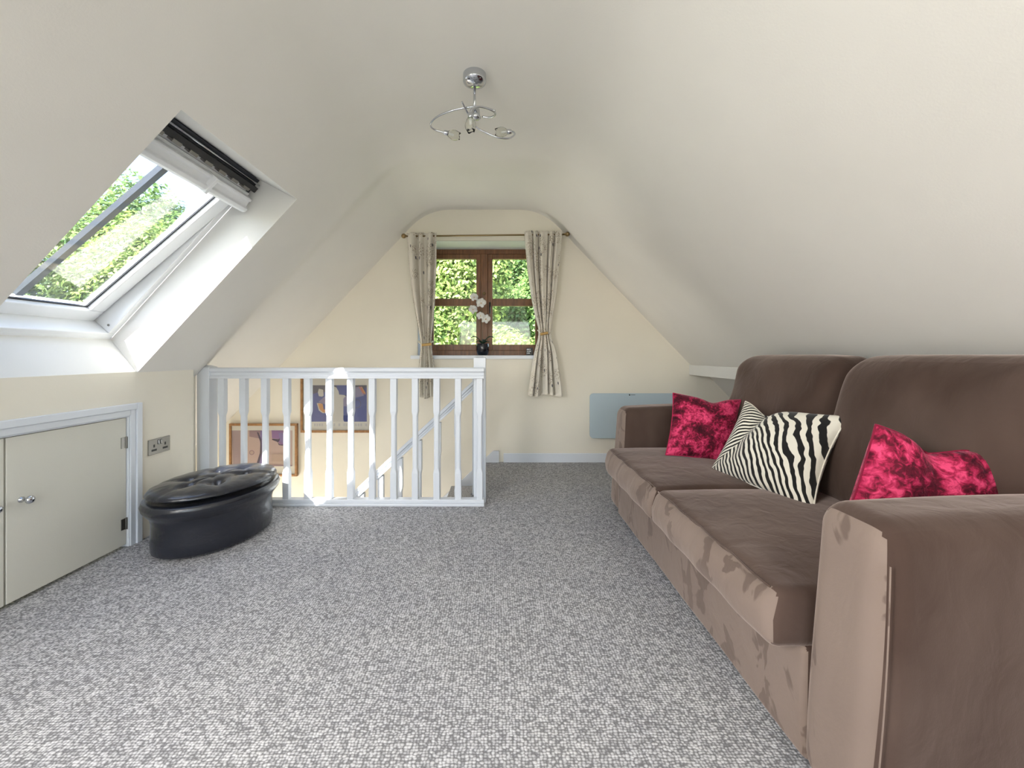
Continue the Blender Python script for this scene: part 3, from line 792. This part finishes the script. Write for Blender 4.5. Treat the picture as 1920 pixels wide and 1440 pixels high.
# ------------------------------------------------------------------ ceiling light
cl = thing('ceiling_light', 'chrome ceiling light with three curled arms and glass tulip shades', 'lamp', (-.112, 1.86, CH))
mb = MB(); mb.lathe([(.054,0),(.054,-.030),(.052,-.034),(.035,-.044),(.012,-.050),(0,-.051)], (-.112,1.86,CH), 40); mb.build('canopy', M['chrome'], cl, smooth=True, angle=35)
mb = MB(); mb.tube([(-.112,1.86,CH-.045),(-.112,1.86,2.135)], .0058, 12); mb.build('stem', M['chrome'], cl, smooth=True)
mb = MB(); mb.lathe([(.010,.042),(.018,.034),(.020,.005),(.024,-.003),(.014,-.010),(0,-.011)], (-.106,1.86,2.105), 24); mb.build('hub', M['chrome'], cl, smooth=True)
def curve(keys, n=40):
    keys = [Vector(k) for k in keys]; out = []
    K = [keys[0]*2-keys[1]]+keys+[keys[-1]*2-keys[-2]]
    for i in range(1, len(K)-2):
        for j in range(10):
            t_ = j/10; a,b,c,d = K[i-1],K[i],K[i+1],K[i+2]
            out.append(.5*((2*b)+(c-a)*t_+(2*a-5*b+4*c-d)*t_*t_+(3*b-a-3*c+d)*t_**3))
    out.append(keys[-1]); return out
armA = [P(929,208,1.83),P(905,201,1.83),P(880,201,1.84),P(845,208,1.86),P(818,220,1.89),P(807,234,1.93),P(815,243,1.97),P(836,249,1.98)]
armB = [P(866,191,1.80),P(872,203,1.83),P(878,214,1.86),P(892,237,1.90),P(912,249,1.92),P(935,258,1.93),P(955,259,1.95),P(965,252,1.97),P(962,247,1.99),P(955,247,2.0)]
armC = [P(904,219,1.88),P(920,220,1.87),P(929,214,1.84),P(922,207,1.81),P(905,201,1.79),P(890,201,1.77),P(883,207,1.76),P(882,216,1.765)]
def shade(base, d, L=.062, R=.023, sc=1.0):
    base = Vector(base); d = Vector(d).normalized()
    mb = MB(); mb.lathe([(.004,-.012),(.010,-.010),(.012,.0),(.012,.010),(.009,.014)], base, 18, d); h = mb.build('lamp_holder', M['chrome'], cl, smooth=True, angle=40)
    M3 = Vector((0,0,1)).rotation_difference(d).to_matrix(); mb = MB(); pr = [(.010,.008),(.017,.018),(.0225,.032),(.024,.045),(.021,.058),(.017,.068)]
    inner = [(r_-.0022, z) for r_, z in reversed(pr)]
    prs = pr+inner; n = 30
    for k, (r_, z) in enumerate(prs):
        for i in range(n):
            a = 2*PI*i/n; rr_ = r_*(1+.05*math.cos(6*a)); zz = z+(.004*math.cos(3*a) if z > .06 else 0)
            mb.v.append(tuple(base+M3@Vector((rr_*math.cos(a), rr_*math.sin(a), zz))))
    for k in range(len(prs)):
        k2 = (k+1)%len(prs)
        for i in range(n):
            mb.f.append((k*n+i, k*n+(i+1)%n, k2*n+(i+1)%n, k2*n+i)); mb.m.append(0)
    mb.build('glass_shade', M['shade_glass'], cl, smooth=True)
    mb = MB(); mb.lathe([(.0,.010),(.006,.012),(.006,.034),(.004,.040),(0,.042)], base, 12, d); mb.build('bulb', M['frame_white'], cl, smooth=True)
for a, d in ((armA, (1,.25,-.15)), (armB, (-1,-.1,-.1)), (armC, (0,.1,-1))):
    mb = MB(); mb.tube(curve(a), .0042, 10); mb.build('arm', M['chrome'], cl, smooth=True)
    shade(a[-1], d)

# ------------------------------------------------------------------ curtain rod and curtains
CY = 3.635
rd = thing('curtain_rod', 'slim antique brass curtain rod with ball ends above the window', 'curtain rod', P(911,441,CY))
mb = MB(); mb.tube([P(762,443,CY), P(1060,439.5,CY)], .0075, 12); mb.build('rod', M['brass'], rd, smooth=True)
for px, py, s in ((757,442.5,-1), (1064,439,1)):
    p = Vector(P(px, py, CY)); mb = MB(); mb.lathe([(.006,-.030),(.010,-.024),(.008,-.018),(.016,-.014)]+[(.022*math.sin(a), -.022*math.cos(a)) for a in [.6+ (PI-.6)*i/10 for i in range(10)]]+[(0,.022)], p, 20, (s,0,0)); mb.build('finial', M['brass'], rd, smooth=True)
for px in (770, 1050):
    p = Vector(P(px, 441, CY)); mb = MB(); mb.tube([p, (p.x, WY-.004, p.z)], .006, 10); mb.lathe([(.022,0),(.022,.005),(.010,.010)], (p.x, WY, p.z), 16, (0,-1,0)); mb.build('bracket', M['brass'], rd, smooth=True, angle=40)
def curtain(keys, tie_y, label, toggle, seed, folds):
    ya, yb = keys[0][0], keys[-1][0]
    pc = P((keys[-1][1]+keys[-1][2])/2, yb, CY)
    root = thing('curtain', label, 'curtain', pc, 'curtains at the gable window')
    nu, nv = 110, 70; mb = MB(); uvs = []
    cloth = .55; H = (yb-ya)/F*CY; tt = (tie_y-ya)/(yb-ya)
    for j in range(nv+1):
        v = j/nv; py = ya+(yb-ya)*v
        l, r_ = interp(keys, py)
        # smooth the edges a little
        l2, r2 = interp(keys, py-12); l3, r3 = interp(keys, py+12); l = (l+l2+l3)/3; r_ = (r_+r2+r3)/3
        near = math.exp(-((v-tt)/.10)**2)
        A = .034*(1-near)+.016*near; A *= (.55+.45*sm(0, .08, v))
        for i in range(nu+1):
            u = i/nu
            uu = u+.035*math.sin(2*PI*u*2+seed+v*1.5)
            ph = 2*PI*folds*uu + seed
            px = l+(r_-l)*(u+.018*math.sin(ph*1+1.2)*(1-near*.5))
            yy = CY-.012 + A*math.sin(ph)+A*.35*math.sin(ph*2+seed+v*3) - .010*near*math.cos((u-.5)*PI)
            if yy > WY-.012: yy = WY-.012-(.2*(yy-WY+.012)) if yy < WY+.1 else WY-.03
            z = 1-(py-665)/F*CY + (.006*math.sin(ph+.8) if j == 0 else 0) + (.010*math.sin(u*9+seed) if j == nv else 0)
            x = (px-935)/F*CY
            mb.v.append((x, yy, z)); uvs.append((u*cloth+seed, (1-v)*H))
    for j in range(nv):
        for i in range(nu):
            a = j*(nu+1)+i; mb.f.append((a, a+1, a+nu+2, a+nu+1)); mb.m.append(0)
    mb.uv = uvs
    mb.build('cloth', M['curtain'], root, smooth=True, solid=.002)
    # tieback band and its gold toggle
    l, r_ = interp(keys, tie_y); a = P(l-3, tie_y, CY); b = P(r_+3, tie_y, CY); cx = (a[0]+b[0])/2; rxx = (b[0]-a[0])/2+.004; mb = MB()
    pts = [(cx+rxx*math.cos(q), CY-.012+.045*math.sin(q), a[2]+(.022 if math.sin(q) > 0 else 0)*abs(math.sin(q))+.03*abs(math.cos(q))**3) for q in [2*PI*k/28 for k in range(29)]]
    mb.tube(pts, .005, 8, False); tb = mb.build('tieback', M['curtain'], root, smooth=True)
    t0, t1 = P(toggle[0], toggle[1], CY-.062), P(toggle[2], toggle[3], CY-.062)
    mb = MB(); mb.tube([t0, t1], .0125, 12); mb.build('toggle', M['toggle'], tb, smooth=True, angle=50)
    return root
curtain([(437,762,820),(500,766,820),(560,773,817),(600,780,814),(630,787,810),(647,789,809),(665,787,812),(690,784,816),(745,782,820)], 646,
        'patterned cream curtain tied back left of the gable window', (791,647,809,645), .7, 3.6)
curtain([(434,984,1053),(500,989,1047),(560,997,1041),(595,1004,1035),(615,1010,1031),(627,1012,1029),(650,1004,1040),(690,997,1046),(741,990,1053)], 626,
        'patterned cream curtain tied back right of the gable window', (1013,627,1027,624), 2.9, 4.6)

# ------------------------------------------------------------------ orchid and card on the sill
M['pot'] = mat('black_glazed_pot', (.008,.009,.014), .12); M['petal'] = mat('white_petal', (.85,.85,.84), .6); M['pleaf'] = mat('orchid_leaf', (.018,.05,.022), .35)
M['pstem'] = mat('orchid_stem', (.12,.10,.05), .6); M['soil'] = mat('pot_moss', (.16,.13,.07), .9); M['lip'] = mat('orchid_lip', (.75,.55,.35), .6)
OY = 3.82; sillz = WZ0+.018
pb = P(905, 665, OY); oz = sillz
orc = thing('potted_orchid', 'white orchid in a small black pot on the window sill', 'plant', (pb[0], OY, oz))
mb = MB(); mb.lathe([(.038,0),(.048,.006),(.058,.035),(.060,.062),(.059,.092),(.055,.112),(.050,.112),(.051,.09),(.0,.09)], (pb[0],OY,oz), 36); mb.build('pot', M['pot'], orc, smooth=True, angle=50)
mb = MB(); mb.lathe([(0,.094),(.03,.102),(.058,.092)], (pb[0],OY,oz), 20); mb.build('moss', M['soil'], orc, smooth=True)
base = Vector((pb[0], OY, oz+.10))
for k, (dx, dy, dz) in enumerate(((-.115,-.02,.045),(.110,-.02,.045),(-.06,-.05,.02),(.065,-.045,.018),(.02,.06,.03))):
    mb = MB(); n = 12; vv = []
    d = Vector((dx,dy,0)); sd = Vector((-dy,dx,0)).normalized()
    for i in range(n+1):
        t_ = i/n; c = base+d*t_+Vector((0,0,dz*1.7*math.sin(t_*PI*.72))); w = .019*math.sin(PI*min(1,t_*.92+.08))**.7*(1 if i < n else .05)
        vv += [c-sd*w+Vector((0,0,.006)), c-Vector((0,0,.0)), c+sd*w+Vector((0,0,.006))]
    mb.add(vv, [(3*i+q, 3*i+q+1, 3*i+q+4, 3*i+q+3) for i in range(n) for q in (0,1)]); mb.build('leaf', M['pleaf'], orc, smooth=True, solid=.002)
stem = [base, P(904.5,640,OY), P(903.5,610,OY), P(903,580,OY), P(900,562,OY-.01), P(890,551,OY-.02)]
mb = MB(); mb.tube(curve(stem), .0024, 8); mb.build('stem', M['pstem'], orc, smooth=True)
def flower(px, py, ang, tilt, sc):
    c = Vector(P(px, py, OY-.035)); mb = MB(); 
    Mx = Matrix.Rotation(tilt, 3, 'Z')@Matrix.Rotation(-.25, 3, 'X')
    for k in range(5):
        a = ang+2*PI*k/5+PI/2; wd = .022*sc if k in (1,4) else .014*sc; L = .036*sc; n = 6; n0 = len(mb.v)
        if k in (1,4): L = .035*sc
        for i in range(n+1):
            t_ = i/n; w = wd*math.sin(PI*(t_*.86+.08))**.6
            for q in (-1,0,1):
                lx_, lz = math.cos(a)*L*t_-math.sin(a)*w*q, math.sin(a)*L*t_+math.cos(a)*w*q
                mb.v.append(tuple(c+Mx@Vector((lx_, -.006*math.sin(t_*PI)+.002*(q*q)-.002*(k%2), lz))))
        for i in range(n):
            for q in (0,1):
                b0 = n0+3*i+q; mb.f.append((b0,b0+1,b0+4,b0+3)); mb.m.append(0)
    o = mb.build('flower', M['petal'], orc, smooth=True, solid=.0012)
    mb = MB(); mb.lathe([(.0,-.004),(.005*sc,.0),(.004*sc,.008),(0,.010)], c+Vector((0,-.004,-.003)), 10, (0,-1,-.3)); mb.build('flower_lip', M['lip'], o, smooth=True)
flower(889,557,.2,.2,1.15); flower(902,568,-.2,-.2,1.4); flower(887,580,.5,.3,1.25); flower(901,592,.1,.1,1.1); flower(911,598,-.3,-.3,1.3)

cy_ = WY+.10
cd = thing('black_card', 'small black card with white writing at the right end of the sill', 'sign', P(993,664,cy_)[:2]+(sillz,))
a, b = P(986.5,650,cy_), P(999.5,664,cy_)
mb = MB(); mb.box(a[0], b[0], cy_, cy_+.012, sillz, sillz+.072); mb.build('panel', M['black'], cd, bev=.001)
mb = MB()
for k, segs in enumerate((((.10,.42),(.48,.62)), ((.12,.30),(.36,.70)), ((.10,.22),(.30,.52)))):
    z = sillz+.058-.018*k
    for s0, s1 in segs:
        mb.box(a[0]+(b[0]-a[0])*s0, a[0]+(b[0]-a[0])*s1, cy_-.0006, cy_, z-.004, z+.004)
mb.build('lettering', M['frame_white'], cd)

# ------------------------------------------------------------------ heater panel
ht = thing('panel_heater', 'pale blue grey glass panel heater on the gable wall behind the sofa', 'heater', (1.24, WY-.03, .23))
M['heater'] = mat('blue_grey_glass', (.50,.60,.66), .35, Coat_Weight=.15)
hx0, hx1, hz0, hz1, hr = .836, 1.625, .232, .645, .035
def rrect(x0, x1, z0, z1, r_, y, n=6):
    pts = []
    for cx, cz, a0 in ((x1-r_, z1-r_, 0), (x0+r_, z1-r_, PI/2), (x0+r_, z0+r_, PI), (x1-r_, z0+r_, 3*PI/2)):
        for i in range(n+1): a = a0+PI/2*i/n; pts.append((cx+r_*math.cos(a), y, cz+r_*math.sin(a)))
    return pts
mb = MB(); mb.prism(rrect(hx0, hx1, hz0, hz1, hr, WY-.060), (0,.010,0)); mb.build('glass_panel', M['heater'], ht, bev=.002)
mb = MB(); mb.box(hx0+.08, hx1-.08, WY-.050, WY-.001, hz0+.06, hz1-.06); mb.build('mounting_box', M['frame_white'], ht)
mb = MB(); q = P(1180.5,740.5,WY-.061); mb.lathe([(.007,0),(.007,.0008)], q, 12, (0,-1,0)); mb.box(q[0]+.012, q[0]+.052, WY-.0608, WY-.060, q[2]-.0018, q[2]+.0018); mb.build('maker_mark', M['dark'], ht)

# ------------------------------------------------------------------ framed prints in the stairwell
def flat(name, c): return mat(name, c, .7)
cols = {k: flat('print_'+k, c) for k, c in dict(mat=(.66,.63,.56), blue=(.135,.15,.33), slate=(.15,.14,.17), cream=(.60,.57,.51), orange=(.62,.33,.16),
        navy=(.05,.07,.24), lilac=(.30,.27,.38), tan=(.42,.35,.27), red=(.60,.22,.15), pink=(.50,.37,.33), purple=(.26,.14,.30), mauve=(.36,.27,.28),
        ink=(.07,.05,.09), violet=(.22,.17,.36), rose=(.46,.34,.28), dusk=(.30,.20,.22), letter=(.52,.50,.50)).items()}
def picture(label, px0, px1, py0, py1, art, shapes, fwid, extra=None):
    Y = WY-.03; a = P(px0, py0, Y); b = P(px1, py1, Y); x0, x1, z1, z0 = a[0], b[0], a[2], b[2]
    r = thing('framed_print', label, 'picture', ((x0+x1)/2, WY-.01, z0), 'framed prints in the stairwell')
    f = fwid; mb = MB(); mb.box(x0, x1, Y, WY-.001, z1-f, z1); mb.box(x0, x1, Y, WY-.001, z0, z0+f); mb.box(x0, x0+f, Y, WY-.001, z0+f, z1-f); mb.box(x1-f, x1, Y, WY-.001, z0+f, z1-f)
    mb.build('frame', M['oak'], r, bev=.002)
    mb = MB(); mb.box(x0+f, x1-f, Y+.012, Y+.018, z0+f, z1-f); mb.build('mount', cols['mat'], r)
    names = []; mb = MB()
    def Q(px, py, lay): p = P(px, py, Y); return (p[0], Y+.012-.0004*lay, p[2])
    for lay, (cn, poly) in enumerate([(art[4], [(art[0],art[2]),(art[1],art[2]),(art[1],art[3]),(art[0],art[3])])]+shapes):
        if cn not in names: names.append(cn)
        if isinstance(poly, tuple):
            cx, cy, rx_, ry_ = poly; poly = [(cx+rx_*math.cos(2*PI*i/24), cy+ry_*math.sin(2*PI*i/24)) for i in range(24)]
        mb.add([Q(px, py, lay+1) for px, py in poly], [tuple(range(len(poly)))], names.index(cn))
    mb.build('artwork', [cols[n] for n in names], r)
    if extra: extra(r, Q)
    mb = MB(); mb.box(x0+f, x1-f, Y+.0035, Y+.005, z0+f, z1-f); mb.build('glazing', M['picture_glass'], r)
    return r
def caption(r, Q):
    mb = MB(); x = 588
    random.seed(9)
    while x < 684:
        w = random.uniform(2.2, 3.6); mb.add([Q(x,794.5,2), Q(x+w,794.5,2), Q(x+w,799.5,2), Q(x,799.5,2)], [(0,1,2,3)])
        x += w+random.choice([1.6,1.6,1.6,6])
    mb.build('caption_lettering', cols['letter'], r)['kind'] = 'stuff'
picture('oak framed print with blue and cream shapes, the higher of the two', 563, 697, 700, 811.5, (578,687,722.5,791,'blue'),
  [('slate', [(578,722.5),(630,722.5),(634,738),(640,741),(650,741),(652,722.5),(687,722.5),(687,726),(655,742),(640,743),(600,734),(586,739),(578,739)]),
   ('cream', [(625,724.5),(630,727),(634,734),(635,740),(645,741),(648,744),(643,748),(643,775),(644,791),(612,791),(614,760),(608,752),(610,744),(618,740),(618,728)]),
   ('cream', [(597,729),(605,731),(606,742),(603,744),(597,743),(595,736)]),
   ('lilac', [(606,745),(614,743),(614,756),(608,758),(596,754)]),
   ('cream', [(593,756),(601,756),(600,770),(609,773),(609,775),(604,775),(597,770)]),
   ('orange', [(595,757),(604,757),(606,768),(609,768),(609,774),(604,773),(598,767)]),
   ('lilac', [(645,745),(650,743),(652,762),(643,762),(643,750)]),
   ('navy', [(643,779),(652,779),(652,791),(646,791),(643,788)]),
   ('lilac', [(666,726),(676,725),(682,742),(674,744),(666,746)]),
   ('red', [(672,725),(674,725),(682,735),(681,740)]), ('orange', [(676,725),(678,725),(685,737),(684,741)]),
   ('slate', (668.5,757,8,8)), ('blue', (668.5,757,7,7))], .022, caption)
picture('oak framed print in mauve and purple, low behind the balustrade', 429, 556.5, 794.5, 893.5, (432.5,547,807.5,874.5,'pink'),
  [('mauve', [(432.5,807.5),(452,807.5),(452,874.5),(436,874.5)]), ('dusk', [(466,807.5),(487,807.5),(487,823),(466,819)]),
   ('violet', [(487,807.5),(494,807.5),(494,874.5),(482,874.5),(488,848),(486,825)]),
   ('ink', [(480.5,811),(483,811),(489,824),(490,850),(484,872),(480,869),(486,850),(487,830)]),
   ('purple', [(508,807.5),(530,807.5),(530,835),(524,834),(520,828),(522,824),(509,822)]), ('violet', [(521,812),(530,812),(530,832),(524,828)]),
   ('ink', [(509,823),(521,824),(524,822),(523,827),(520,830),(524,834),(530,834),(530,836),(522,835),(519,829),(509,825)]),
   ('dusk', (471,849,5,4.5)), ('rose', (471,849,3.4,3)), ('rose', [(508,852),(530,851),(530,869),(508,869)]),
   ('dusk', [(500,872),(547,872),(547,874.5),(500,874.5)])], .020)

# ------------------------------------------------------------------ trees outside
def tree(label, base, crown, trunk_r, n, lm, leaf=.11, seed=0, lobes=14):
    rng = np.random.default_rng(seed); (cx, cy, cz, rx_, ry_, rz_) = crown
    root = thing('tree', label, 'tree', base, 'trees outside the windows')
    mb = MB(); b = Vector(base); tt = Vector((cx, cy, cz))
    mb.tube(curve([b, b.lerp(tt, .4)+Vector((.15,.1,0)), tt+Vector((0,0,rz_*.3))]), [trunk_r*(1-.75*i/20) for i in range(21)], 10); mb.build('trunk', M['bark'], root, smooth=True)
    cen = []
    for k in range(lobes):
        d = rng.normal(size=3); d /= np.linalg.norm(d); d *= rng.uniform(.35, .75)
        cen.append((cx+d[0]*rx_, cy+d[1]*ry_, cz+d[2]*rz_, rng.uniform(.42,.62)))
    mb = MB()
    for k, (x, y, z, s) in enumerate(cen[:9]):
        st_ = b.lerp(tt, .45+.05*(k%6)); mb.tube(curve([st_, (st_+Vector((x,y,z)))/2+Vector((0,0,.2)), (x,y,z)]), [trunk_r*.35*(1-.8*i/20) for i in range(21)], 6)
    mb.build('branches', M['bark'], root, smooth=True)
    cen = np.array(cen); idx = rng.integers(0, lobes, n); c = cen[idx]
    d = rng.normal(size=(n,3)); d /= np.linalg.norm(d, axis=1)[:,None]; rad = rng.uniform(.55,1.05,n)**.6
    p = c[:,:3] + d*(rad*c[:,3])[:,None]*np.array([rx_, ry_, rz_])
    nn = d + rng.normal(size=(n,3))*.5 + np.array([-.2,-.35,.6]); nn /= np.linalg.norm(nn, axis=1)[:,None]
    a = rng.normal(size=(n,3)); u = np.cross(nn, a); u /= np.linalg.norm(u, axis=1)[:,None]; w = np.cross(nn, u)
    L = (leaf*rng.uniform(.6,1.3,n))[:,None]
    v = np.empty((n,4,3)); v[:,0] = p-u*L*.6; v[:,1] = p-w*L*.30+nn*L*.05; v[:,2] = p+u*L*.6-nn*L*.12; v[:,3] = p+w*L*.30+nn*L*.05
    me = bpy.data.meshes.new('foliage'); me.vertices.add(n*4); me.vertices.foreach_set('co', (v-np.array(base)).astype(np.float32).ravel())
    me.loops.add(n*4); me.loops.foreach_set('vertex_index', np.arange(n*4, dtype=np.int32))
    me.polygons.add(n); me.polygons.foreach_set('loop_start', np.arange(0, n*4, 4, dtype=np.int32)); me.polygons.foreach_set('loop_total', np.full(n, 4, dtype=np.int32))
    me.update(); me.validate(); me.materials.append(lm)
    o = bpy.data.objects.new('foliage', me); C.objects.link(o); o.parent = root; o['kind'] = 'stuff'
G = -2.9
tree('yellow green leafy tree filling the left half of the gable window', (-1.9, 11.0, G), (-1.7, 11.0, 1.9, 2.3, 1.8, 3.0), .16, 70000, M['leaf_a'], .11, 1)
tree('mid green leafy tree seen in the right panes of the gable window', (1.6, 12.0, G), (1.3, 12.6, 2.6, 2.5, 2.0, 3.4), .17, 70000, M['leaf_b'], .12, 2)
tree('low yellow green shrubby tree at the bottom of the right panes', (.6, 9.0, G), (.55, 9.0, -.1, 1.5, 1.0, 1.85), .09, 40000, M['leaf_a'], .09, 3)
tree('tall green tree seen through the top of the roof window', (-11.0, 13.0, G), (-10.8, 13.0, 2.2, 3.4, 3.4, 4.0), .30, 70000, M['leaf_b'], .15, 4, 18)
tree('broad green tree seen through the middle of the roof window', (-11.5, 9.2, G), (-11.8, 8.6, 1.6, 2.8, 2.4, 3.5), .25, 50000, M['leaf_b'], .14, 5, 16)
tree('yellow green tree behind the lower part of the roof window', (-9.2, 10.2, G), (-9.2, 10.4, .9, 2.2, 2.0, 3.2), .2, 40000, M['leaf_a'], .12, 6, 14)
tree('dark green tree behind the others in the gable window', (.6, 17.5, G), (.3, 17.5, 3.2, 4.2, 2.0, 4.6), .25, 60000, M['leaf_b'], .16, 8, 20)
mb = MB(); mb.box(-60, 60, -30, 90, G-.1, G); tag(structure(mb.build('ground', M['grass'])))
